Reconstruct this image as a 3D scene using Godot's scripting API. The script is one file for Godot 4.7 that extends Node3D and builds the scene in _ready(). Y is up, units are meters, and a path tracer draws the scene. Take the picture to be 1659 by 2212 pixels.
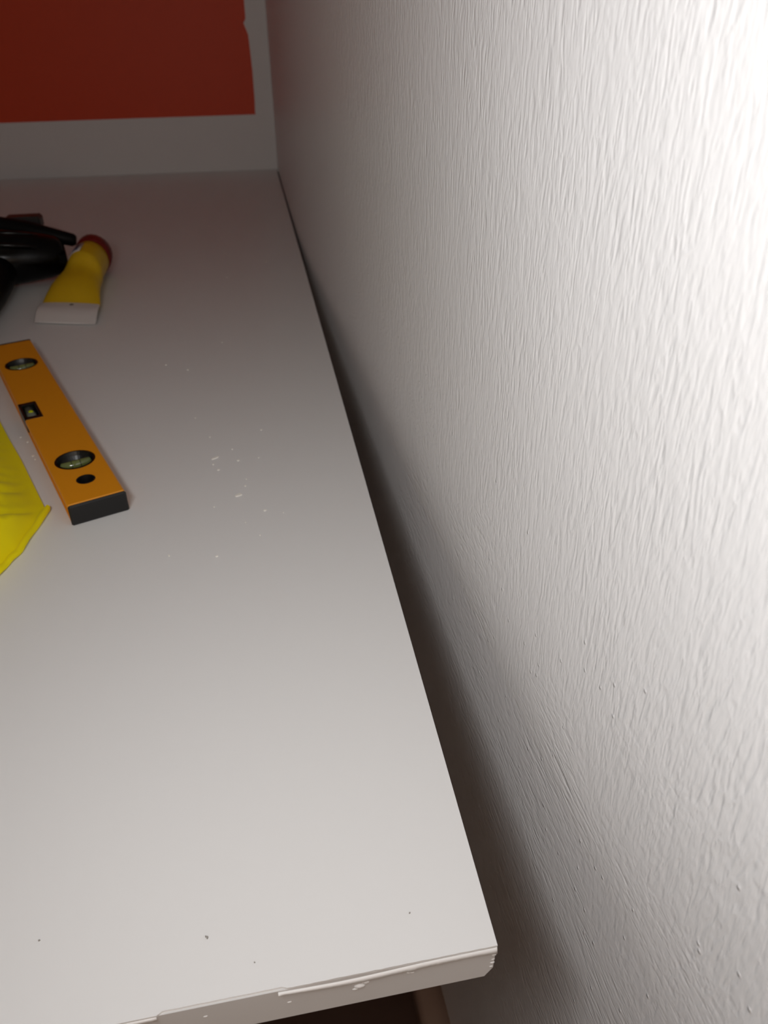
extends Node3D
# A white worktop running along a brush-painted wall in a dim room, lit by one LED work lamp that stands in front of it, plus an added fill globe.
# Metres, y up; the worktop's top face is at y = TOP.

const TOP := 0.75
const EYE := 1.2
const BACK := -2.602      # the corner of back wall, right wall and worktop
const EDGE := 0.0981      # x of the worktop's right edge
const FRONT := -0.2291    # z of its front right corner
const CEIL := 2.4

var rng := RandomNumberGenerator.new()


func _ready() -> void:
	rng.seed = 7
	# ---- camera
	var cam := Camera3D.new()
	cam.name = "camera"
	cam.transform = Transform3D(Basis(Vector3(0.986445, -0.010223, 0.163774), Vector3(0.098124, 0.836702, -0.538796), Vector3(-0.131522, 0.547563, 0.826363)), Vector3(0, EYE, 0))
	var lens := CameraAttributesPhysical.new()
	lens.frustum_focal_length = 27.293
	lens.frustum_focus_distance = 0.55
	lens.exposure_aperture = 10.5
	lens.frustum_near = 0.02
	lens.frustum_far = 30.0
	cam.attributes = lens
	cam.current = true
	cam.fov = rad_to_deg(2.0 * atan(1106.0 / 1725.0))
	cam.near = 0.02
	cam.far = 30.0
	add_child(cam)
	# ---- surroundings: no sky is seen, the room is closed
	var env := Environment.new()
	env.background_mode = Environment.BG_COLOR
	env.background_color = Color.BLACK
	env.tonemap_mode = Environment.TONE_MAPPER_LINEAR
	env.tonemap_exposure = 1.0
	env.sdfgi_enabled = true
	env.ssao_enabled = true
	env.ssil_enabled = true
	var we := WorldEnvironment.new()
	we.name = "environment"
	we.environment = env
	add_child(we)
	# ---- the lamp: position, aim and strength of the room's light
	work_lamp(Vector3(-0.18, 1.293, -0.059), 0.71, -0.277, Vector2(0.327, 0.083), 0.282, Color(1.0, 0.997, 0.995))
	fill_globe(Vector3(0.0, 1.05, 0.8), 0.098, Color(1, 0.86, 0.74))  # added fill light, lifts the shadows from the front

	room()
	worktop()
	spirit_level()
	yellow_cloth()
	squeeze_tube()
	black_tool()
	flakes()


# ------------------------------------------------------------------ helpers
func mat(c: Color, rough := 0.6, spec := 0.5, metal := 0.0) -> StandardMaterial3D:
	var m := StandardMaterial3D.new()
	m.albedo_color = c
	m.roughness = rough
	m.metallic_specular = spec
	m.metallic = metal
	return m


func begin() -> SurfaceTool:
	var st := SurfaceTool.new()
	st.begin(Mesh.PRIMITIVE_TRIANGLES)
	return st


func obj(called: String, mesh: Mesh, m: Material, parent: Node = self) -> MeshInstance3D:
	var o := MeshInstance3D.new()
	o.name = called
	o.mesh = mesh
	o.material_override = m
	o.cast_shadow = GeometryInstance3D.SHADOW_CASTING_SETTING_ON
	parent.add_child(o, true)
	if o.name != called and parent == self:
		o.name = numbered(called)
	return o


func numbered(called: String) -> String:
	if not has_node(called):
		return called
	var n := 1
	while has_node("%s_%03d" % [called, n]):
		n += 1
	return "%s_%03d" % [called, n]


func thing(called: String, label: String, category: String, at := Vector3.ZERO, turn := 0.0, group := "") -> Node3D:
	var o := Node3D.new()
	o.name = numbered(called)
	add_child(o)
	o.position = at
	o.rotation.y = turn
	return tag(o, label, category, group)


func tag(o: Node3D, label: String, category: String, group := "") -> Node3D:
	o.set_meta("label", label)
	o.set_meta("category", category)
	if group != "":
		o.set_meta("group", group)
	return o


func struct(called: String, mesh: Mesh, m: Material, label: String, category: String) -> MeshInstance3D:
	var o := obj(called, mesh, m)
	o.set_meta("kind", "structure")
	tag(o, label, category)
	return o


# a triangle turned so that its front looks away from «inside»
func tri(st: SurfaceTool, a: Vector3, b: Vector3, c: Vector3, inside: Vector3) -> void:
	if (b - a).cross(c - a).dot((a + b + c) / 3.0 - inside) > 0.0:
		var t := b
		b = c
		c = t
	st.add_vertex(a)
	st.add_vertex(b)
	st.add_vertex(c)


func quad(st: SurfaceTool, a: Vector3, b: Vector3, c: Vector3, d: Vector3, inside: Vector3) -> void:
	tri(st, a, b, c, inside)
	tri(st, a, c, d, inside)


func done(st: SurfaceTool) -> ArrayMesh:
	st.generate_normals()
	return st.commit()


# a box with chamfered edges
func box(st: SurfaceTool, centre: Vector3, size: Vector3, bev := 0.001, b := Basis()) -> void:
	st.set_smooth_group(-1)
	var h := size / 2.0
	var k := Vector3(h.x - bev, h.y - bev, h.z - bev)
	var p := func(sx: int, sy: int, sz: int, ax: int) -> Vector3:
		var v := Vector3(sx * k.x, sy * k.y, sz * k.z)
		if ax == 0:
			v.x = sx * h.x
		elif ax == 1:
			v.y = sy * h.y
		else:
			v.z = sz * h.z
		return centre + b * v
	for s: int in [-1, 1]:
		quad(st, p.call(s, -1, -1, 0), p.call(s, 1, -1, 0), p.call(s, 1, 1, 0), p.call(s, -1, 1, 0), centre)
		quad(st, p.call(-1, s, -1, 1), p.call(1, s, -1, 1), p.call(1, s, 1, 1), p.call(-1, s, 1, 1), centre)
		quad(st, p.call(-1, -1, s, 2), p.call(1, -1, s, 2), p.call(1, 1, s, 2), p.call(-1, 1, s, 2), centre)
		for t: int in [-1, 1]:
			quad(st, p.call(s, t, -1, 0), p.call(s, t, 1, 0), p.call(s, t, 1, 1), p.call(s, t, -1, 1), centre)
			quad(st, p.call(s, -1, t, 0), p.call(s, 1, t, 0), p.call(s, 1, t, 2), p.call(s, -1, t, 2), centre)
			quad(st, p.call(-1, s, t, 1), p.call(1, s, t, 1), p.call(1, s, t, 2), p.call(-1, s, t, 2), centre)
			for u: int in [-1, 1]:
				tri(st, p.call(s, t, u, 0), p.call(s, t, u, 1), p.call(s, t, u, 2), centre)


func box_mesh(centre: Vector3, size: Vector3, bev := 0.001, b := Basis()) -> ArrayMesh:
	var st := begin()
	box(st, centre, size, bev, b)
	return done(st)


# rings of points joined into a skin, ends closed
func skin(st: SurfaceTool, rings: Array, caps := true) -> void:
	var mid := Vector3.ZERO
	for r: PackedVector3Array in rings:
		for v in r:
			mid += v
	mid /= float(rings.size() * rings[0].size())
	st.set_smooth_group(1)
	for i in rings.size() - 1:
		var a: PackedVector3Array = rings[i]
		var b: PackedVector3Array = rings[i + 1]
		var ca := Vector3.ZERO
		for v in a:
			ca += v / float(a.size())
		for v in b:
			ca += v / float(b.size())
		ca *= 0.5
		for j in a.size():
			var k := (j + 1) % a.size()
			quad(st, a[j], a[k], b[k], b[j], ca)
	if caps:
		st.set_smooth_group(-1)
		for e: int in [0, rings.size() - 1]:
			var r: PackedVector3Array = rings[e]
			var c := Vector3.ZERO
			for v in r:
				c += v / float(r.size())
			for j in r.size():
				tri(st, c, r[j], r[(j + 1) % r.size()], mid)


# a tube of elliptical section along points; radii are (across, up)
func tube(st: SurfaceTool, pts: PackedVector3Array, radii: Array, sides := 20, caps := true) -> void:
	var rings := []
	for i in pts.size():
		var d := (pts[mini(i + 1, pts.size() - 1)] - pts[maxi(i - 1, 0)]).normalized()
		var side := d.cross(Vector3.UP).normalized() if absf(d.y) < 0.95 else Vector3.RIGHT
		var up := side.cross(d).normalized()
		var r: Vector2 = radii[i]
		var ring := PackedVector3Array()
		for j in sides:
			var a := TAU * j / sides
			ring.append(pts[i] + side * cos(a) * r.x + up * sin(a) * r.y)
		rings.append(ring)
	skin(st, rings, caps)


func tube_mesh(pts: PackedVector3Array, radii: Array, sides := 20) -> ArrayMesh:
	var st := begin()
	tube(st, pts, radii, sides)
	return done(st)


func rod(a: Vector3, b: Vector3, r: float, sides := 16, bev := 0.0015) -> ArrayMesh:
	var d := (b - a).normalized() * bev
	return tube_mesh(PackedVector3Array([a, a + d, b - d, b]), [Vector2.ONE * (r - bev), Vector2.ONE * r, Vector2.ONE * r, Vector2.ONE * (r - bev)], sides)


# profile of (radius, height) turned about the y axis
func lathe(profile: PackedVector2Array, centre: Vector3, sides := 40) -> ArrayMesh:
	var st := begin()
	var rings := []
	for q in profile:
		var ring := PackedVector3Array()
		for j in sides:
			var a := TAU * j / sides
			ring.append(centre + Vector3(cos(a) * q.x, q.y, sin(a) * q.x))
		rings.append(ring)
	st.set_smooth_group(-1)
	for i in rings.size() - 1:
		for j in sides:
			var k := (j + 1) % sides
			var a: Vector3 = rings[i][j]
			var m: Vector3 = (a + rings[i + 1][k]) / 2.0
			# outward side of the profile is on its right when walked
			var n := Vector2(profile[i + 1].y - profile[i].y, -(profile[i + 1].x - profile[i].x)).normalized()
			var out := Vector3(m.x - centre.x, 0, m.z - centre.z).normalized() * n.x + Vector3.UP * n.y
			quad(st, rings[i][j], rings[i][k], rings[i + 1][k], rings[i + 1][j], m - out * 0.01)
	return done(st)


# an outline in the xz plane between two heights
func slab(outline: PackedVector2Array, y0: float, y1: float) -> ArrayMesh:
	var st := begin()
	st.set_smooth_group(-1)
	var idx := Geometry2D.triangulate_polygon(outline)
	for i in range(0, idx.size(), 3):
		for y: float in [y0, y1]:
			var p := []
			for j in 3:
				var q := outline[idx[i + j]]
				p.append(Vector3(q.x, y, q.y))
			tri(st, p[0], p[1], p[2], Vector3(p[0].x, (y0 + y1) / 2.0, p[0].z))
	var sign := 1.0 if not Geometry2D.is_polygon_clockwise(outline) else -1.0
	for i in outline.size():
		var a := outline[i]
		var b := outline[(i + 1) % outline.size()]
		var out := Vector2(b.y - a.y, -(b.x - a.x)).normalized() * sign
		var mid := (a + b) / 2.0 - out * 0.01
		quad(st, Vector3(a.x, y0, a.y), Vector3(b.x, y0, b.y), Vector3(b.x, y1, b.y), Vector3(a.x, y1, a.y), Vector3(mid.x, (y0 + y1) / 2.0, mid.y))
	return done(st)


func noise(freq: float, sd: int, octaves := 3) -> FastNoiseLite:
	var n := FastNoiseLite.new()
	n.noise_type = FastNoiseLite.TYPE_SIMPLEX_SMOOTH
	n.frequency = freq
	n.seed = sd
	n.fractal_type = FastNoiseLite.FRACTAL_FBM
	n.fractal_octaves = octaves
	return n


# ------------------------------------------------------------------ light
func work_lamp(at: Vector3, yaw: float, rise: float, size: Vector2, energy: float, tint: Color) -> void:
	var aim := Vector3(cos(rise) * cos(yaw), sin(rise), -cos(rise) * sin(yaw))
	var b := Basis.looking_at(aim, Vector3.UP)
	var lamp := thing("work_lamp", "LED panel lamp on a bent black arm and floor stand in front of the worktop", "lamp", Vector3(at.x, 0, at.z))
	var here := Vector3(0, at.y, 0)
	var black := mat(Color(0.05, 0.05, 0.055), 0.5)
	var glow := mat(Color(0.95, 0.95, 0.93), 0.4)
	glow.emission_enabled = true
	glow.emission = tint
	glow.emission_energy_multiplier = 2.0
	var back := here - aim * 0.022
	obj("housing", box_mesh(back, Vector3(size.x + 0.02, size.y + 0.02, 0.03), 0.004, b), black, lamp)
	obj("light_panel", box_mesh(here - aim * 0.005, Vector3(size.x, size.y, 0.006), 0.001, b), glow, lamp)
	var foot := Vector3(-0.42, 0, 0.28)
	var arm := begin()
	var bend := PackedVector3Array([back, back - aim * 0.05, Vector3(-0.2, at.y + 0.09, 0.10), Vector3(-0.36, at.y + 0.03, 0.22), foot + Vector3(0, at.y - 0.12, 0), foot + Vector3(0, at.y - 0.2, 0)])
	var smooth := PackedVector3Array()
	var radii := []
	for i in bend.size() - 1:
		for k in 6:
			smooth.append(bend[i].cubic_interpolate(bend[i + 1], bend[maxi(i - 1, 0)], bend[mini(i + 2, bend.size() - 1)], k / 6.0))
			radii.append(Vector2.ONE * 0.009)
	tube(arm, smooth, radii, 14)
	obj("arm", done(arm), black, lamp)
	obj("pole", rod(foot, foot + Vector3(0, at.y - 0.2, 0), 0.012), black, lamp)
	obj("foot", lathe(PackedVector2Array([Vector2(0.15, 0), Vector2(0.15, 0.012), Vector2(0.14, 0.02), Vector2(0.02, 0.03), Vector2(0, 0.03)]), foot), black, lamp)
	var l := AreaLight3D.new()
	l.name = "lamp_light"
	l.area_size = size
	l.light_energy = energy
	l.light_color = tint
	l.shadow_enabled = true
	l.area_range = 8.0
	l.area_attenuation = 2.0
	lamp.add_child(l)
	l.transform = Transform3D(b, here + aim * 0.002)


func fill_globe(at: Vector3, energy: float, tint: Color) -> void:  # invented fill source out of view, brightens the wall gap and front edge
	var lamp := thing("fill_globe", "unseen warm white globe on a slim floor stand, added as fill light behind the viewer", "lamp", Vector3(at.x, 0, at.z))
	var metal := mat(Color(0.25, 0.24, 0.23), 0.4, 0.5, 0.8)
	var glow := mat(Color(0.95, 0.93, 0.9), 0.5)
	glow.emission_enabled = true
	glow.emission = tint
	glow.emission_energy_multiplier = 1.0
	var ball := SphereMesh.new()
	ball.radius = 0.1
	ball.height = 0.2
	var g := obj("glowing_globe", ball, glow, lamp)
	g.position = Vector3(0, at.y, 0)
	obj("collar", lathe(PackedVector2Array([Vector2(0.03, at.y - 0.12), Vector2(0.045, at.y - 0.09), Vector2(0.04, at.y - 0.085)]), Vector3.ZERO), metal, lamp)
	obj("pole", rod(Vector3(0, 0.02, 0), Vector3(0, at.y - 0.1, 0), 0.011), metal, lamp)
	obj("foot", lathe(PackedVector2Array([Vector2(0.13, 0), Vector2(0.13, 0.012), Vector2(0.12, 0.02), Vector2(0.02, 0.03), Vector2(0, 0.03)]), Vector3.ZERO), metal, lamp)
	var l := OmniLight3D.new()
	l.name = "fill_light"
	l.light_energy = energy
	l.light_color = tint
	l.light_size = 0.09
	l.omni_range = 8.0
	l.omni_attenuation = 2.0
	l.shadow_enabled = true
	lamp.add_child(l)
	l.position = Vector3(0, at.y, 0)


# ------------------------------------------------------------------ room
func wall_x(s: float) -> float:    # inner face of the right wall, s metres from the back corner
	var u := s / 0.45
	return EDGE + 0.45 * (0.008 + 0.047 * ((u - 2.0) + sqrt((u - 2.0) * (u - 2.0) + 0.25)) / 2.0)


func brushed(n: int) -> ImageTexture:
	# paint relief: upright brush ridges, and ridges along the worktop where the brush was drawn level with it
	var fine := func(sd: int, freq: float, stretch: int, across: bool) -> PackedFloat32Array:
		var f := noise(freq, sd, 3)
		f.domain_warp_enabled = true
		f.domain_warp_amplitude = 22.0
		f.domain_warp_frequency = 0.012
		var w := n / stretch if across else n
		var h := n if across else n / stretch
		var im := f.get_image(w, h, false, false, false)
		im.convert(Image.FORMAT_RF)
		im.resize(n, n, Image.INTERPOLATE_CUBIC)
		return im.get_data().to_float32_array()
	var up: PackedFloat32Array = fine.call(3, 0.085, 5, false)
	var level: PackedFloat32Array = fine.call(11, 0.085, 5, true)
	var crumb := noise(0.05, 21, 2).get_image(n, n, false, false, false)
	crumb.convert(Image.FORMAT_RF)
	var grit := crumb.get_data().to_float32_array()
	var patch_im := noise(0.02, 33, 2).get_image(n / 4, n / 4, false, false, false)
	patch_im.convert(Image.FORMAT_RF)
	patch_im.resize(n, n, Image.INTERPOLATE_BILINEAR)
	var worn := patch_im.get_data().to_float32_array()
	var out := PackedFloat32Array()
	out.resize(n * n)
	for y in n:
		var height := 1.3 * (1.0 - (y + 0.5) / n)          # metres above the floor
		var lower := clampf((0.86 - height) / 0.16, -0.5, 1.5)
		for x in n:
			var i := y * n + x
			var share := clampf(lower + (worn[i] - 0.5) * 1.4, 0.0, 1.0)
			var r := lerpf(up[i], level[i], share)
			r = 1.0 - absf(r - 0.5) * 2.2 if r > 0.5 else r * 2.0      # creased tops
			out[i] = r * (0.55 + 0.9 * worn[i]) + grit[i] * 0.35
	var im := Image.create_from_data(n, n, false, Image.FORMAT_RF, out.to_byte_array())
	# a few hard paint nibs
	for k in 420:
		var cx := rng.randi_range(4, n - 5)
		var cy := rng.randi_range(int(n * 0.3), int(n * 0.75))
		for dy in range(-2, 3):
			for dx in range(-2, 3):
				var d := Vector2(dx, dy).length()
				if d < 2.3:
					var old := im.get_pixel(cx + dx, cy + dy).r
					im.set_pixel(cx + dx, cy + dy, Color(old + (2.3 - d) * 0.7, 0, 0))
	return ImageTexture.create_from_image(im)


func room() -> void:
	var white := Color(0.905, 0.902, 0.903)
	# right wall, gently curved in plan, with the brushed paint
	var paint := mat(white, 0.42, 0.5)
	paint.heightmap_enabled = true
	paint.heightmap_texture = brushed(2048)
	paint.heightmap_scale = 0.075
	var st := begin()
	st.set_smooth_group(1)
	var z_end := 1.3
	var steps := 90
	var length := z_end - BACK
	for i in steps:
		for j in 8:
			var c := []
			for q: Vector2i in [Vector2i(0, 0), Vector2i(1, 0), Vector2i(1, 1), Vector2i(0, 1)]:
				var s := length * (i + q.x) / steps
				c.append(Vector3(wall_x(s), CEIL * (j + q.y) / 8.0, BACK + s))
			for k: int in [0, 2, 1, 0, 3, 2]:
				st.set_uv(Vector2((c[k].z + 0.05) / 1.3, 1.0 - c[k].y / 1.3))
				st.add_vertex(c[k])
	st.set_smooth_group(-1)
	var xo := 0.5
	for i in steps:
		var s0 := length * i / steps
		var s1 := length * (i + 1) / steps
		for y: float in [0.0, CEIL]:
			quad(st, Vector3(wall_x(s0), y, BACK + s0), Vector3(wall_x(s1), y, BACK + s1), Vector3(xo, y, BACK + s1), Vector3(xo, y, BACK + s0), Vector3(0.3, 1.2, BACK + s0))
	quad(st, Vector3(xo, 0, BACK), Vector3(xo, 0, z_end), Vector3(xo, CEIL, z_end), Vector3(xo, CEIL, BACK), Vector3(0.3, 1, -1))
	for s: float in [0.0, length]:
		quad(st, Vector3(wall_x(s), 0, BACK + s), Vector3(xo, 0, BACK + s), Vector3(xo, CEIL, BACK + s), Vector3(wall_x(s), CEIL, BACK + s), Vector3(0.4, 1, -1))
	struct("wall_right", done(st), paint, "white wall on the right with upright brush marks in its satin paint", "wall")

	# back wall: white, with a red field that stops short of the corner and of the worktop
	var bz := func(x: float) -> float: return BACK - 0.0158 * (EDGE - x)
	var plain := mat(white, 0.55, 0.4)
	var back := struct("wall_back", slab(PackedVector2Array([Vector2(-1.6, bz.call(-1.6)), Vector2(0.5, bz.call(0.5)), Vector2(0.5, -2.8), Vector2(-1.6, -2.8)]), 0.0, CEIL), plain, "white back wall behind the worktop with a red painted field", "wall")
	var red := mat(Color(0.86, 0.29, 0.155), 0.5, 0.4)
	var edge := PackedVector2Array([Vector2(-1.5, 0.8945), Vector2(-0.658, 0.8975), Vector2(-0.3, 0.899), Vector2(0.0517, 0.8999), Vector2(0.0495, 0.9024), Vector2(0.0515, 0.94), Vector2(0.0524, 1.0144), Vector2(0.0510, 1.06), Vector2(0.0494, 1.0988), Vector2(0.0396, 1.1263), Vector2(0.0458, 1.1371), Vector2(0.0465, 1.1798)])
	var y := 1.25
	while y < 2.36:
		edge.append(Vector2(0.046 + rng.randf_range(-0.003, 0.003), y))
		y += 0.09
	edge.append(Vector2(0.046, 2.38))
	edge.append(Vector2(-1.5, 2.38))
	var sr := begin()
	sr.set_smooth_group(-1)
	var idx := Geometry2D.triangulate_polygon(edge)
	for i in range(0, idx.size(), 3):
		var p := []
		for j in 3:
			var q := edge[idx[i + j]]
			p.append(Vector3(q.x, q.y, bz.call(q.x) + 0.0008))
		tri(sr, p[0], p[1], p[2], Vector3(p[0].x, p[0].y, -3))
	for i in edge.size():
		var a := edge[i]
		var b := edge[(i + 1) % edge.size()]
		quad(sr, Vector3(a.x, a.y, bz.call(a.x) - 0.001), Vector3(b.x, b.y, bz.call(b.x) - 0.001), Vector3(b.x, b.y, bz.call(b.x) + 0.0008), Vector3(a.x, a.y, bz.call(a.x) + 0.0008), Vector3(-0.5, 1.6, bz.call(a.x)))
	obj("red_paint", done(sr), red, back).set_meta("label", "matt red paint field with a ragged right edge")

	struct("wall_left", box_mesh(Vector3(-1.55, CEIL / 2, -0.65), Vector3(0.1, CEIL, 4.2), 0.002), plain, "plain white wall on the far left side of the room", "wall")
	struct("wall_front", box_mesh(Vector3(-0.5, CEIL / 2, 1.35), Vector3(2.2, CEIL, 0.1), 0.002), plain, "plain white wall behind the viewer", "wall")
	struct("ceiling", box_mesh(Vector3(-0.5, CEIL + 0.05, -0.7), Vector3(2.3, 0.1, 4.4), 0.002), plain, "plain white ceiling", "ceiling")
	var wood := mat(Color(0.36, 0.28, 0.24), 0.6, 0.4)
	struct("floor", box_mesh(Vector3(-0.5, -0.05, -0.7), Vector3(2.3, 0.1, 4.4), 0.002), wood, "dark brown floor under the worktop", "floor")
	# skirting that follows the right wall
	var sk := begin()
	var rings := []
	for i in 41:
		var s := length * i / 40.0
		var x := wall_x(s) + 0.002
		var ring := PackedVector3Array()
		for q: Vector2 in [Vector2(0, 0), Vector2(-0.036, 0), Vector2(-0.036, 0.052), Vector2(-0.030, 0.058), Vector2(0, 0.058)]:
			ring.append(Vector3(x + q.x, q.y, BACK + s))
		rings.append(ring)
	skin(sk, rings)
	struct("baseboard_right", done(sk), mat(Color(0.66, 0.56, 0.50), 0.6), "light brown skirting along the foot of the right wall", "skirting")


# ------------------------------------------------------------------ worktop
func front_z(x: float) -> float:
	return FRONT + (EDGE - x) * 0.0262


func worktop() -> void:
	var t := thing("worktop", "long white worktop with a chipped front edge beside the brushed wall", "worktop", Vector3(-0.35, 0, -1.4))
	var off := -t.position
	var coat := mat(Color(0.92, 0.918, 0.914), 0.38, 0.5)
	var tex := NoiseTexture2D.new()
	tex.width = 512
	tex.height = 512
	tex.seamless = true
	tex.noise = noise(0.03, 5, 4)
	var ramp := Gradient.new()
	ramp.set_color(0, Color(0.94, 0.94, 0.94))
	ramp.set_color(1, Color(1, 1, 1))
	tex.color_ramp = ramp
	coat.roughness_texture = tex
	coat.uv1_triplanar = true
	coat.uv1_scale = Vector3(3, 3, 3)
	var core := mat(Color(0.83, 0.825, 0.82), 0.6, 0.4)
	var left := -0.85
	var bk := func(x: float) -> float: return BACK + 0.002 - 0.0158 * (EDGE - x)
	# core board
	var under := 0.719
	var body := begin()
	body.set_smooth_group(-1)
	var prof := PackedVector2Array([Vector2(left, under), Vector2(EDGE - 0.006, under), Vector2(EDGE - 0.0012, under + 0.008), Vector2(EDGE - 0.0006, TOP - 0.0014), Vector2(left, TOP - 0.0014)])
	var mid := Vector3(-0.3, 0.735, -1.3)
	for i in prof.size():
		var a := prof[i]
		var b := prof[(i + 1) % prof.size()]
		quad(body, off + Vector3(a.x, a.y, front_z(a.x)), off + Vector3(b.x, b.y, front_z(b.x)), off + Vector3(b.x, b.y, bk.call(b.x)), off + Vector3(a.x, a.y, bk.call(a.x)), off + mid)
	for i in range(1, prof.size() - 1):
		tri(body, off + Vector3(prof[0].x, prof[0].y, front_z(prof[0].x)), off + Vector3(prof[i].x, prof[i].y, front_z(prof[i].x)), off + Vector3(prof[i + 1].x, prof[i + 1].y, front_z(prof[i + 1].x)), off + mid)
		tri(body, off + Vector3(prof[0].x, prof[0].y, bk.call(prof[0].x)), off + Vector3(prof[i].x, prof[i].y, bk.call(prof[i].x)), off + Vector3(prof[i + 1].x, prof[i + 1].y, bk.call(prof[i + 1].x)), off + mid)
	obj("board", done(body), core, t)
	# top sheet with a slightly broken front line
	var wob := noise(9.0, 41, 3)
	var outl := PackedVector2Array([Vector2(left, bk.call(left)), Vector2(EDGE, bk.call(EDGE)), Vector2(EDGE, front_z(EDGE))])
	var x := EDGE - 0.004
	while x > -0.35:
		var chip := 0.0
		if x < -0.022 and x > -0.088:
			chip = -0.0011 - 0.0004 * absf(wob.get_noise_1d(x * 60.0))
		elif x <= -0.088:
			chip = 0.0006
		else:
			chip = 0.0003 * wob.get_noise_1d(x * 30.0)
		outl.append(Vector2(x, front_z(x) + chip))
		x -= 0.003
	outl.append(Vector2(left, front_z(left)))
	for i in outl.size():
		outl[i] += Vector2(off.x, off.z)
	obj("top_sheet", slab(outl, TOP - 0.0014, TOP), coat, t).set_meta("label", "satin white top face")
	# lipping of old paint left along the front edge
	var lip := begin()
	var rings := []
	x = EDGE - 0.0002
	while x > -0.026:
		var f := clampf((x + 0.026) / 0.05, 0.0, 1.0)
		var open := 0.0005 + 0.0022 * (1.0 - smoothstep(0.0, 0.055, absf(x - 0.012)))       # the split under the top sheet
		var low := open + (0.0004 + 0.0022 * f) + 0.0006 * wob.get_noise_1d(x * 45.0) + (0.0012 if absf(x - 0.0485) < 0.002 else 0.0) + 0.0012 * smoothstep(0.085, 0.098, x)
		var yt := TOP - 0.0014 - open
		var yb := TOP - 0.0014 - low
		var z := front_z(x)
		rings.append(PackedVector3Array([off + Vector3(x, yt, z - 0.0004), off + Vector3(x, yt - 0.0002, z + 0.0005), off + Vector3(x, yb, z + 0.0016), off + Vector3(x, yb - 0.0003, z + 0.0009), off + Vector3(x, yb, z - 0.0004)]))
		x -= 0.0015
	skin(lip, rings)
	obj("paint_lip", done(lip), coat, t).set_meta("label", "thin white paint lip with a ragged lower edge")
	var lip2 := begin()
	rings = []
	x = -0.089
	while x > -0.34:
		var low := 0.0030 + 0.0008 * wob.get_noise_1d(x * 40.0)
		var z := front_z(x)
		rings.append(PackedVector3Array([off + Vector3(x, TOP - 0.0014, z - 0.0003), off + Vector3(x, TOP - 0.0014, z + 0.0008), off + Vector3(x, TOP - low, z + 0.0016), off + Vector3(x, TOP - low - 0.0004, z + 0.0008), off + Vector3(x, TOP - low, z - 0.0003)]))
		x -= 0.0025
	skin(lip2, rings)
	obj("paint_lip", done(lip2), coat, t)
	# blobs and a run of paint on the front face, nibs on its right end
	var drips := begin()
	for d: Array in [[0.0225, 0.7395, 0.0015], [0.0190, 0.7372, 0.0022], [0.0165, 0.7345, 0.0012], [0.047, 0.7402, 0.0010], [0.049, 0.7395, 0.0009], [-0.02, 0.735, 0.0009], [-0.065, 0.738, 0.0009], [0.0965, 0.7405, 0.0010], [0.0962, 0.736, 0.0008], [0.0960, 0.7325, 0.0010], [0.0955, 0.7285, 0.0008]]:
		var c := off + Vector3(d[0], d[1], front_z(d[0]) - 0.0002)
		var q := []
		for i in 5:
			var a := -PI / 2 + PI * i / 4.0
			var ring := PackedVector3Array()
			for j in 10:
				var b := TAU * j / 10.0
				ring.append(c + Vector3(sin(a) * d[2] * 1.6, cos(a) * cos(b) * d[2] * 0.8 + 0.00001, cos(a) * sin(b) * d[2] * 0.7))
			q.append(ring)
		skin(drips, q, false)
	for k in 14:
		var a := k / 14.0
		var c := off + Vector3(0.0225 - 0.004 * a + 0.002 * a * a, 0.7412 - 0.0042 * a, front_z(0.02))
		box(drips, c, Vector3(0.0006, 0.0006, 0.0008), 0.0002)
	obj("paint_drip", done(drips), coat, t).set_meta("kind", "stuff")
	for p: Vector2 in [Vector2(-0.78, -0.6), Vector2(-0.78, -2.3), Vector2(-0.05, -2.3), Vector2(-0.05, -0.95)]:
		obj("leg", box_mesh(off + Vector3(p.x, under / 2, p.y), Vector3(0.06, under, 0.06), 0.003), core, t)


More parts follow.
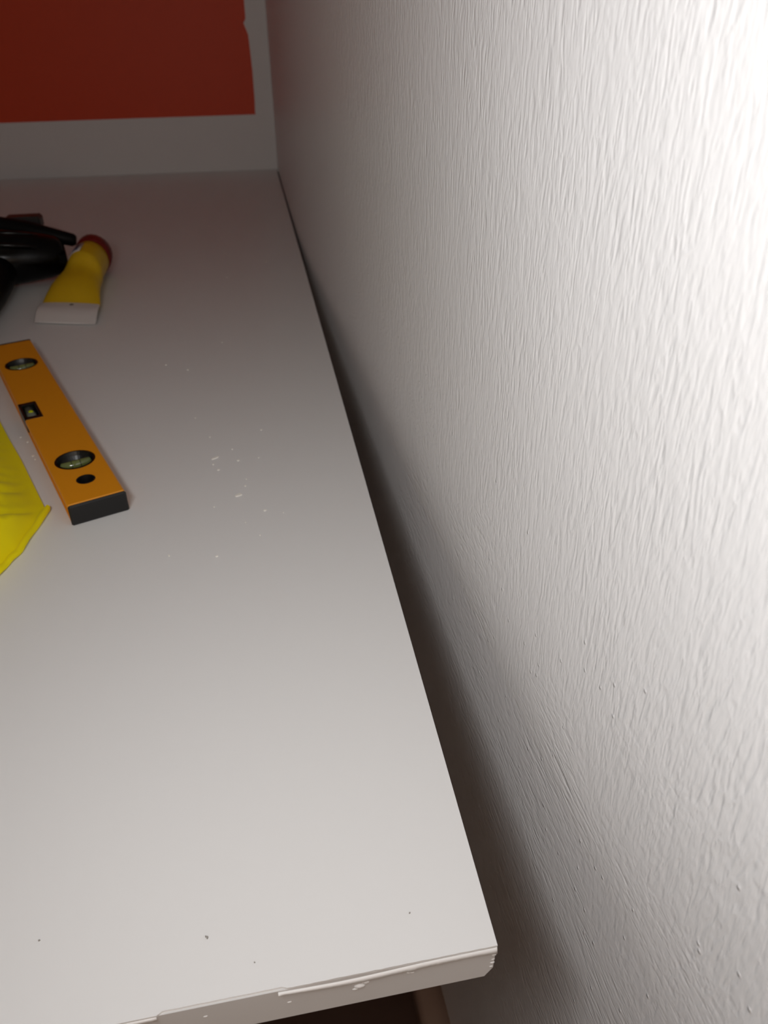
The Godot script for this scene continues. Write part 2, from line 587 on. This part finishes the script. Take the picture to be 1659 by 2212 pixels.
# ------------------------------------------------------------------ things on the worktop
func spirit_level() -> void:
	var t := thing("spirit_level", "yellow aluminium spirit level lying flat with three vials and black end caps", "spirit level", Vector3(-0.1792, TOP, -0.7223), deg_to_rad(22.65 - 1.2))
	var h := 0.0225
	var w := 0.0574
	var yellow := mat(Color(0.92, 0.595, 0.10), 0.38, 0.5)
	var black := mat(Color(0.055, 0.055, 0.06), 0.5, 0.5)
	var dark := mat(Color(0.03, 0.035, 0.025), 0.35, 0.5)
	var dish := mat(Color(0.16, 0.17, 0.11), 0.3, 0.6)
	var fluid := mat(Color(0.42, 0.46, 0.26), 0.12, 0.7)
	var lime := mat(Color(0.80, 0.86, 0.10), 0.2, 0.6)
	var clear := mat(Color(0.45, 0.47, 0.42), 0.18, 0.7)
	var body := CSGCombiner3D.new()
	body.name = "body"
	t.add_child(body)
	var base := CSGMesh3D.new()
	base.name = "bar"
	base.mesh = box_mesh(Vector3(0, h / 2, -0.2505), Vector3(w, h, 0.499), 0.0014)
	base.material = yellow
	body.add_child(base)
	# fluted long sides
	for sx: int in [-1, 1]:
		var groove := CSGBox3D.new()
		groove.name = "flute"
		groove.operation = CSGShape3D.OPERATION_SUBTRACTION
		groove.size = Vector3(0.003, h * 0.5, 0.6)
		groove.position = Vector3(sx * w / 2, h / 2, -0.25)
		groove.material = yellow
		body.add_child(groove)
	for q: Array in [[-0.0930, 0.0215], [-0.0443, 0.0098], [-0.4085, 0.0215]]:
		var cut := CSGCylinder3D.new()
		cut.name = "opening"
		cut.operation = CSGShape3D.OPERATION_SUBTRACTION
		cut.radius = q[1]
		cut.height = 0.034
		cut.sides = 40
		cut.position = Vector3(0, h + 0.017 - 0.015, q[0])
		cut.material = yellow
		body.add_child(cut)
	var notch := CSGBox3D.new()
	notch.name = "opening"
	notch.operation = CSGShape3D.OPERATION_SUBTRACTION
	notch.size = Vector3(0.0225, 0.034, 0.050)
	notch.position = Vector3(-w / 2 + 0.0102, h + 0.017 - 0.018, -0.2485)
	notch.material = yellow
	body.add_child(notch)
	# end caps
	for z: float in [0.0012, -0.5022]:
		obj("end_cap", box_mesh(Vector3(0, h / 2, z), Vector3(w + 0.0008, h + 0.0004, 0.0040), 0.0016), black, t)
	# round windows with a vial across
	for z: float in [-0.0930, -0.4085]:
		var holder := obj("vial_holder", lathe(PackedVector2Array([Vector2(0.0213, h - 0.0145), Vector2(0.0213, h + 0.0004), Vector2(0.0192, h + 0.0004), Vector2(0.0175, h - 0.004), Vector2(0.0150, h - 0.008), Vector2(0.0, h - 0.0095)]), Vector3(0, 0, z)), dark, t)
		obj("dish", lathe(PackedVector2Array([Vector2(0.0152, h - 0.0078), Vector2(0.0, h - 0.0085)]), Vector3(0, 0, z)), dish, holder)
		obj("vial", tube_mesh(PackedVector3Array([Vector3(-0.0165, h - 0.0062, z), Vector3(-0.0150, h - 0.0062, z), Vector3(0.0150, h - 0.0062, z), Vector3(0.0165, h - 0.0062, z)]), [Vector2.ONE * 0.003, Vector2.ONE * 0.0052, Vector2.ONE * 0.0052, Vector2.ONE * 0.003], 20), fluid, holder)
		for sx: int in [-1, 1]:
			obj("mark_ring", rod(Vector3(sx * 0.0042, h - 0.0062, z), Vector3(sx * 0.0050, h - 0.0062, z), 0.0054, 20, 0.0002), dark, holder)
	obj("hang_hole", lathe(PackedVector2Array([Vector2(0.0097, h - 0.0145), Vector2(0.0097, h + 0.0003), Vector2(0.0084, h + 0.0003), Vector2(0.0080, h - 0.012), Vector2(0, h - 0.013)]), Vector3(0, 0, -0.0443)), black, t)
	# edge window with a vial along the bar
	var frame := begin()
	var c := Vector3(-w / 2 + 0.0105, h - 0.0085, -0.2485)
	box(frame, c + Vector3(0, -0.007, 0), Vector3(0.0205, 0.003, 0.0485), 0.0004)
	box(frame, c + Vector3(0.0093, 0.0015, 0), Vector3(0.003, 0.0150, 0.0485), 0.0006)
	box(frame, c + Vector3(-0.0088, 0.0015, 0), Vector3(0.0032, 0.0150, 0.0485), 0.0006)
	for s: int in [-1, 1]:
		box(frame, c + Vector3(0, 0.0015, s * 0.0215), Vector3(0.0205, 0.0150, 0.0070), 0.0006)
	var edge_holder := obj("vial_holder", done(frame), dark, t)
	obj("vial", tube_mesh(PackedVector3Array([c + Vector3(0, 0.001, -0.018), c + Vector3(0, 0.001, -0.0165), c + Vector3(0, 0.001, 0.0165), c + Vector3(0, 0.001, 0.018)]), [Vector2.ONE * 0.003, Vector2.ONE * 0.0062, Vector2.ONE * 0.0062, Vector2.ONE * 0.003], 20), clear, edge_holder)
	obj("bubble", tube_mesh(PackedVector3Array([c + Vector3(0.0005, 0.0058, -0.0045), c + Vector3(0.0005, 0.0064, -0.002), c + Vector3(0.0005, 0.0064, 0.002), c + Vector3(0.0005, 0.0058, 0.0045)]), [Vector2.ONE * 0.0008, Vector2(0.0028, 0.0016), Vector2(0.0028, 0.0016), Vector2.ONE * 0.0008], 16), lime, edge_holder)


func along(pts: Array, f: float) -> Vector2:
	var k := f * (pts.size() - 1)
	var i := mini(int(k), pts.size() - 2)
	var a: Vector2 = pts[i]
	var b: Vector2 = pts[i + 1]
	return a.lerp(b, k - i)


func yellow_cloth() -> void:
	var t := thing("yellow_cloth", "bright yellow crumpled cloth with a hemmed edge beside the spirit level", "cloth", Vector3(-0.34, TOP, -0.75))
	var off := Vector2(0.34, 0.75)
	var m := mat(Color(0.95, 0.88, 0.05), 0.85, 0.25)
	m.rim_enabled = true
	m.rim = 0.3
	var front := [Vector2(-0.2365, -0.742), Vector2(-0.2500, -0.6707), Vector2(-0.262, -0.638), Vector2(-0.292, -0.585), Vector2(-0.345, -0.53), Vector2(-0.42, -0.49)]
	var right := [Vector2(-0.2365, -0.742), Vector2(-0.2440, -0.760), Vector2(-0.2630, -0.806), Vector2(-0.2840, -0.857), Vector2(-0.310, -0.915), Vector2(-0.337, -0.978), Vector2(-0.375, -1.06)]
	var n1 := noise(9.0, 61, 2)
	var n2 := noise(55.0, 62, 2)
	var nu := 56
	var nv := 70
	var at := func(u: float, v: float) -> Vector3:
		var p := along(front, u) + along(right, v) - (front[0] as Vector2) + off
		var rise := smoothstep(0.0, 0.25, u) * 0.016 + smoothstep(0.0, 0.6, u) * 0.010
		rise *= smoothstep(-0.02, 0.16, v)
		var fold := (absf(n1.get_noise_2d(p.x * 1.6 + p.y, p.y * 0.8)) * 0.015 + n2.get_noise_2d(p.x, p.y) * 0.0016) * smoothstep(0.0, 0.2, u)
		return Vector3(p.x, 0.0028 + rise + fold * smoothstep(0.0, 0.15, v), p.y)
	var st := begin()
	st.set_smooth_group(1)
	for i in nu:
		for j in nv:
			quad(st, at.call(float(i) / nu, float(j) / nv), at.call((i + 1.0) / nu, float(j) / nv), at.call((i + 1.0) / nu, (j + 1.0) / nv), at.call(float(i) / nu, (j + 1.0) / nv), Vector3(0, -5, 0))
	# the skirt down to the worktop and the underside
	st.set_smooth_group(2)
	for side in 4:
		var n := nu if side % 2 == 0 else nv
		for i in n:
			var q := []
			for e in 2:
				var f := float(i + e) / n
				var uv := [Vector2(f, 0), Vector2(1, f), Vector2(f, 1), Vector2(0, f)][side] as Vector2
				q.append(at.call(uv.x, uv.y))
			var a: Vector3 = q[0]
			var b: Vector3 = q[1]
			quad(st, a, b, Vector3(b.x, 0.0004, b.z), Vector3(a.x, 0.0004, a.z), Vector3(-0.03, 0.005, -0.05))
	obj("cloth", done(st), m, t)
	# rolled hem along the near edge, ending in a small tip
	var pts := PackedVector3Array()
	var radii := []
	for i in 41:
		var f := i / 40.0
		var p: Vector3 = at.call(f * 0.98, 0.0)
		pts.append(Vector3(p.x + 0.0015, 0.0035 + 0.0006 * sin(i * 1.3), p.z + 0.001))
		radii.append(Vector2(0.0034 + 0.0004 * sin(i * 0.9), 0.0031))
	pts.insert(0, Vector3(pts[0].x + 0.0005, 0.0040, pts[0].z - 0.004))
	radii.insert(0, Vector2(0.0024, 0.0030))
	obj("hem", tube_mesh(pts, radii, 12), m, t).set_meta("label", "rolled hem along the near edge")


func squeeze_tube() -> void:
	var t := thing("squeeze_tube", "yellow squeeze tube with white crimped end and dark red cap, lying down", "tube", Vector3(-0.3, TOP, -1.45))
	var off := Vector3(0.3, 0, 1.45)
	var yellow := mat(Color(0.86, 0.70, 0.07), 0.4, 0.5)
	var white := mat(Color(0.88, 0.86, 0.85), 0.45, 0.5)
	var red := mat(Color(0.42, 0.05, 0.04), 0.4, 0.5)
	var grey := mat(Color(0.42, 0.40, 0.50), 0.5, 0.4)
	# sections from the crimp (toward the viewer) to the round shoulder: centre x, height, z, half width, half height
	# centre x, z, half width, height of the top, height of the underside
	var rows := [[-0.3098, -1.3880, 0.0500, 0.0110, 0.0070], [-0.3100, -1.4020, 0.0488, 0.0185, 0.0040], [-0.3098, -1.4200, 0.0468, 0.0280, 0.0020], [-0.3092, -1.4420, 0.0442, 0.0360, 0.0010], [-0.3080, -1.4640, 0.0415, 0.0405, 0.0006], [-0.3060, -1.4840, 0.0388, 0.0425, 0.0004], [-0.3035, -1.4980, 0.0365, 0.0460, 0.0003], [-0.3012, -1.5080, 0.0342, 0.0545, 0.0002], [-0.3000, -1.5170, 0.0326, 0.0620, 0.0002], [-0.2994, -1.5260, 0.0320, 0.0640, 0.0002], [-0.2980, -1.5650, 0.0320, 0.0642, 0.0002], [-0.2975, -1.5900, 0.0320, 0.0642, 0.0002], [-0.2970, -1.5960, 0.0290, 0.0610, 0.0030]]
	var sect := func(r: Array) -> PackedVector3Array:
		var ring := PackedVector3Array()
		for j in 36:
			var a := TAU * j / 36.0
			ring.append(off + Vector3(r[0] + cos(a) * r[2], (r[3] + r[4]) / 2.0 + sin(a) * (r[3] - r[4]) / 2.0, r[1] + cos(a) * 0.014))
		return ring
	var st := begin()
	var rings := []
	for i in rows.size():
		rings.append(sect.call(rows[i]))
	skin(st, rings)
	obj("body", done(st), yellow, t)
	# white crimp, its tip curled up, with a dark hole in the middle
	var cr := begin()
	var cring := []
	for q: Array in [[-1.3900, 0.0110, 0.0498, 0.0024], [-1.3780, 0.0120, 0.0506, 0.0018], [-1.3640, 0.0130, 0.0508, 0.0015], [-1.3520, 0.0120, 0.0508, 0.0014], [-1.3380, 0.0085, 0.0508, 0.0014], [-1.3220, 0.0034, 0.0505, 0.0013], [-1.3190, 0.0028, 0.0498, 0.0009]]:
		cring.append(sect.call([-0.3100, q[0], q[2], q[1] + q[3], q[1] - q[3]]))
	skin(cr, cring)
	var crimp := obj("crimp", done(cr), white, t)
	crimp.set_meta("label", "white flattened crimp end")
	obj("punch_hole", rod(off + Vector3(-0.3060, 0.0105, -1.3770), off + Vector3(-0.3060, 0.0143, -1.3770), 0.0034, 14, 0.0003), mat(Color(0.05, 0.05, 0.05), 0.7), crimp)
	# cap behind the shoulder
	var cap := begin()
	rings = []
	for q: Array in [[-1.5890, 0.0318], [-1.5905, 0.0336], [-1.6240, 0.0336], [-1.6275, 0.0318], [-1.6285, 0.0270]]:
		var ring := PackedVector3Array()
		for j in 48:
			var a := TAU * j / 48.0
			var rr: float = q[1] + (0.0005 if j % 2 == 0 and q[1] > 0.033 else 0.0)
			ring.append(off + Vector3(-0.2965 + cos(a) * rr, 0.0340 + sin(a) * rr, q[0] + cos(a) * 0.010))
		rings.append(ring)
	skin(cap, rings)
	obj("cap", done(cap), red, t).set_meta("label", "dark red ribbed cap")
	# white label with a grey print block on the left of the round part
	var bend := func(a0: float, a1: float, z0: float, z1: float, r: float) -> ArrayMesh:
		var s := begin()
		s.set_smooth_group(1)
		for i in 14:
			var q := []
			for e: Array in [[i, z0, r], [i + 1, z0, r], [i + 1, z1, r], [i, z1, r], [i, z0, r - 0.0006], [i + 1, z0, r - 0.0006], [i + 1, z1, r - 0.0006], [i, z1, r - 0.0006]]:
				var a: float = lerpf(a0, a1, e[0] / 14.0)
				q.append(off + Vector3(-0.2988 + cos(a) * e[2], 0.0322 + sin(a) * e[2], e[1] + cos(a) * 0.014))
			var mid: Vector3 = (q[0] + q[6]) / 2.0
			quad(s, q[0], q[1], q[2], q[3], mid)
			quad(s, q[4], q[5], q[6], q[7], mid)
			quad(s, q[0], q[1], q[5], q[4], mid)
			quad(s, q[3], q[2], q[6], q[7], mid)
		return done(s)
	var lab := obj("paper_label", bend.call(1.72, 3.1, -1.5200, -1.5740, 0.0331), white, t)
	lab.set_meta("label", "white paper label with a grey print block")
	obj("print_block", bend.call(1.88, 2.5, -1.5270, -1.5640, 0.0336), grey, lab)


func black_tool() -> void:
	var t := thing("black_tool", "glossy black hand tool with thick body, handle and thin arm beside the tube", "tool", Vector3(-0.47, TOP, -1.56))
	var off := Vector3(0.47, 0, 1.56)
	var gloss := mat(Color(0.018, 0.016, 0.016), 0.16, 0.3)
	var grip := mat(Color(0.022, 0.020, 0.020), 0.5, 0.25)
	var grey := mat(Color(0.15, 0.145, 0.14), 0.4, 0.5)
	var pts := PackedVector3Array()
	var radii := []
	for q: Array in [[-0.66, 0.050, -1.510, 0.034, 0.034], [-0.65, 0.050, -1.512, 0.046, 0.046], [-0.58, 0.052, -1.525, 0.051, 0.051], [-0.50, 0.052, -1.540, 0.051, 0.051], [-0.44, 0.051, -1.552, 0.050, 0.049], [-0.40, 0.049, -1.560, 0.047, 0.044], [-0.37, 0.047, -1.567, 0.042, 0.039], [-0.352, 0.046, -1.571, 0.036, 0.034], [-0.343, 0.046, -1.573, 0.028, 0.027], [-0.339, 0.046, -1.574, 0.016, 0.016]]:
		pts.append(off + Vector3(q[0], q[1], q[2]))
		radii.append(Vector2(q[3], q[4]))
	obj("body", tube_mesh(pts, radii, 36), gloss, t)
	# raised ribs on the body's back
	for k in 2:
		var st := begin()
		var rp := PackedVector3Array()
		var rr := []
		for i in 13:
			var f := i / 12.0
			rp.append(off + Vector3(lerpf(-0.48, -0.375, f), (0.0985 if k == 0 else 0.085) - 0.010 * f * f, lerpf(-1.535, -1.552, f) + (0.0 if k == 0 else 0.030)))
			rr.append(Vector2.ONE * (0.0045 * sin(PI * clampf(f, 0.06, 0.94))))
		tube(st, rp, rr, 12)
		obj("rib", done(st), gloss, t)
	var arm := PackedVector3Array([off + Vector3(-0.62, 0.102, -1.625), off + Vector3(-0.454, 0.094, -1.610), off + Vector3(-0.405, 0.087, -1.600), off + Vector3(-0.372, 0.079, -1.595), off + Vector3(-0.345, 0.071, -1.597), off + Vector3(-0.326, 0.065, -1.598), off + Vector3(-0.321, 0.064, -1.598)])
	obj("arm", tube_mesh(arm, [Vector2.ONE * 0.017, Vector2.ONE * 0.017, Vector2.ONE * 0.016, Vector2.ONE * 0.0145, Vector2.ONE * 0.0125, Vector2.ONE * 0.0115, Vector2.ONE * 0.008], 20), grip, t)
	obj("lug", box_mesh(off + Vector3(-0.415, 0.092, -1.640), Vector3(0.064, 0.024, 0.034), 0.004), grey, t)
	obj("handle", tube_mesh(PackedVector3Array([off + Vector3(-0.445, 0.044, -1.555), off + Vector3(-0.443, 0.034, -1.48), off + Vector3(-0.439, 0.031, -1.40), off + Vector3(-0.441, 0.031, -1.31), off + Vector3(-0.447, 0.030, -1.235), off + Vector3(-0.448, 0.030, -1.226)]), [Vector2(0.030, 0.030), Vector2(0.028, 0.029), Vector2(0.027, 0.028), Vector2(0.028, 0.030), Vector2(0.027, 0.029), Vector2(0.018, 0.02)], 28), grip, t)


func flake(called: String, p: Vector2, size: Vector2, turn: float, m: Material, label: String, category: String, group: String) -> void:
	var n := 7
	var outline := PackedVector2Array()
	for i in n:
		var a := TAU * i / n
		var r := rng.randf_range(0.72, 1.1)
		outline.append(Vector2(cos(a) * size.x * r, sin(a) * size.y * r) / 2.0)
	var o := obj(called, slab(outline, 0.0, 0.0009), m)
	o.position = Vector3(p.x, TOP + 0.00005, p.y)
	o.rotation.y = turn
	tag(o, label, category, group)


func flakes() -> void:
	var white := mat(Color(0.97, 0.96, 0.93), 0.6)
	var dirt := mat(Color(0.62, 0.60, 0.58), 0.8)
	var g := "paint flakes scattered on the worktop"
	flake("paint_flake", Vector2(-0.0652, -0.8256), Vector2(0.0125, 0.0042), 0.62, white, "longest thin white paint flake, beyond the other large flake on the worktop", "flake", g)
	flake("paint_flake", Vector2(-0.0393, -0.7392), Vector2(0.0090, 0.0050), 0.5, white, "short thick white paint flake, nearer the worktop's front than the longest flake", "flake", g)
	for q: Array in [
		[-0.1379, -1.1173, 3.6, "white crumb left of the other of the pair beyond the flakes on the left"],
		[-0.1059, -1.0933, 4.0, "white crumb right of the other of the pair beyond the flakes on the left"],
		[-0.0907, -0.9348, 1.6, "faint white crumb beyond all the others round the two large flakes, toward the left"],
		[-0.0099, -0.8871, 3.0, "pale crumb farthest right beyond the longest flake"],
		[-0.0716, -0.8792, 2.2, "small crumb just beyond the longest flake"],
		[-0.0451, -0.8432, 1.8, "small crumb right of and a little beyond the longest flake"],
		[-0.0667, -0.8109, 2.4, "crumb touching the near side of the longest flake"],
		[-0.0606, -0.7974, 3.2, "crumb a little nearer than the longest flake, right of the touching one"],
		[-0.0386, -0.8155, 3.6, "bright round crumb right of the longest flake"],
		[-0.0152, -0.8175, 2.0, "faint crumb farther right, level with the longest flake"],
		[-0.0302, -0.7712, 1.8, "smaller of two crumbs just beyond the short thick flake"],
		[-0.0317, -0.7568, 2.8, "larger of two crumbs just beyond the short thick flake"],
		[-0.0126, -0.7039, 3.4, "bright round crumb nearer and right of the short thick flake"],
		[-0.0646, -0.72, 1.6, "faint crumb left of and nearer than the short thick flake"],
		[-0.033, -0.6847, 1.8, "faint crumb straight in front of the short thick flake"],
		[-0.0192, -0.6593, 2.0, "crumb to the right, in front of the bright round crumb"],
		[-0.1061, -0.6403, 2.6, "lone crumb in front of the spirit level's black end cap, farther left"],
		[-0.061, -0.6314, 2.8, "lone crumb in front of the flakes, near the middle"],
		[0.0265, -1.6142, 4.5, "lone white crumb far back near the wall edge of the worktop"],
		[0.0058, -0.696, 1.4, "tiny crumb rightmost of those near the short thick flake"],
		[-0.2873, -0.9068, 3.4, "whitish crumb between yellow cloth and spirit level, farther one of the two large"],
		[-0.2744, -0.8697, 3.8, "whitish crumb between yellow cloth and spirit level, nearest to the viewer but one"],
		[-0.2981, -0.9208, 2.4, "smallest crumb beside the square vial of the spirit level"],
		[-0.2700, -0.8600, 2.0, "small crumb between yellow cloth and spirit level, nearest to the viewer"],
		[-0.0581, -1.191, 2.4, "lone crumb on bare worktop right of the spirit level's far end"],
		[-0.0507, -1.5244, 3.0, "lone crumb on bare worktop right of the yellow tube"],
	]:
		flake("paint_crumb", Vector2(q[0], q[1]), Vector2(q[2], q[2] * rng.randf_range(0.6, 0.95)) * 0.001, rng.randf() * PI, white, q[3], "flake", g)
	for q: Array in [
		[-0.1573, -0.2756, 1.2, "faint grey speck at the far left near the worktop's front edge"],
		[-0.0631, -0.2611, 1.8, "largest grey speck near the middle of the worktop's front edge"],
		[-0.064, -0.2618, 0.9, "small grey speck touching the largest speck near the front edge"],
		[0.0529, -0.2557, 1.0, "grey speck nearest the front right corner of the worktop"],
		[-0.037, -0.2425, 0.8, "tiny grey speck closest to the chipped front edge"],
	]:
		flake("dirt_speck", Vector2(q[0], q[1]), Vector2(q[2], q[2] * 0.7) * 0.001, rng.randf() * PI, dirt, q[3], "speck", "dirt specks near the front edge")
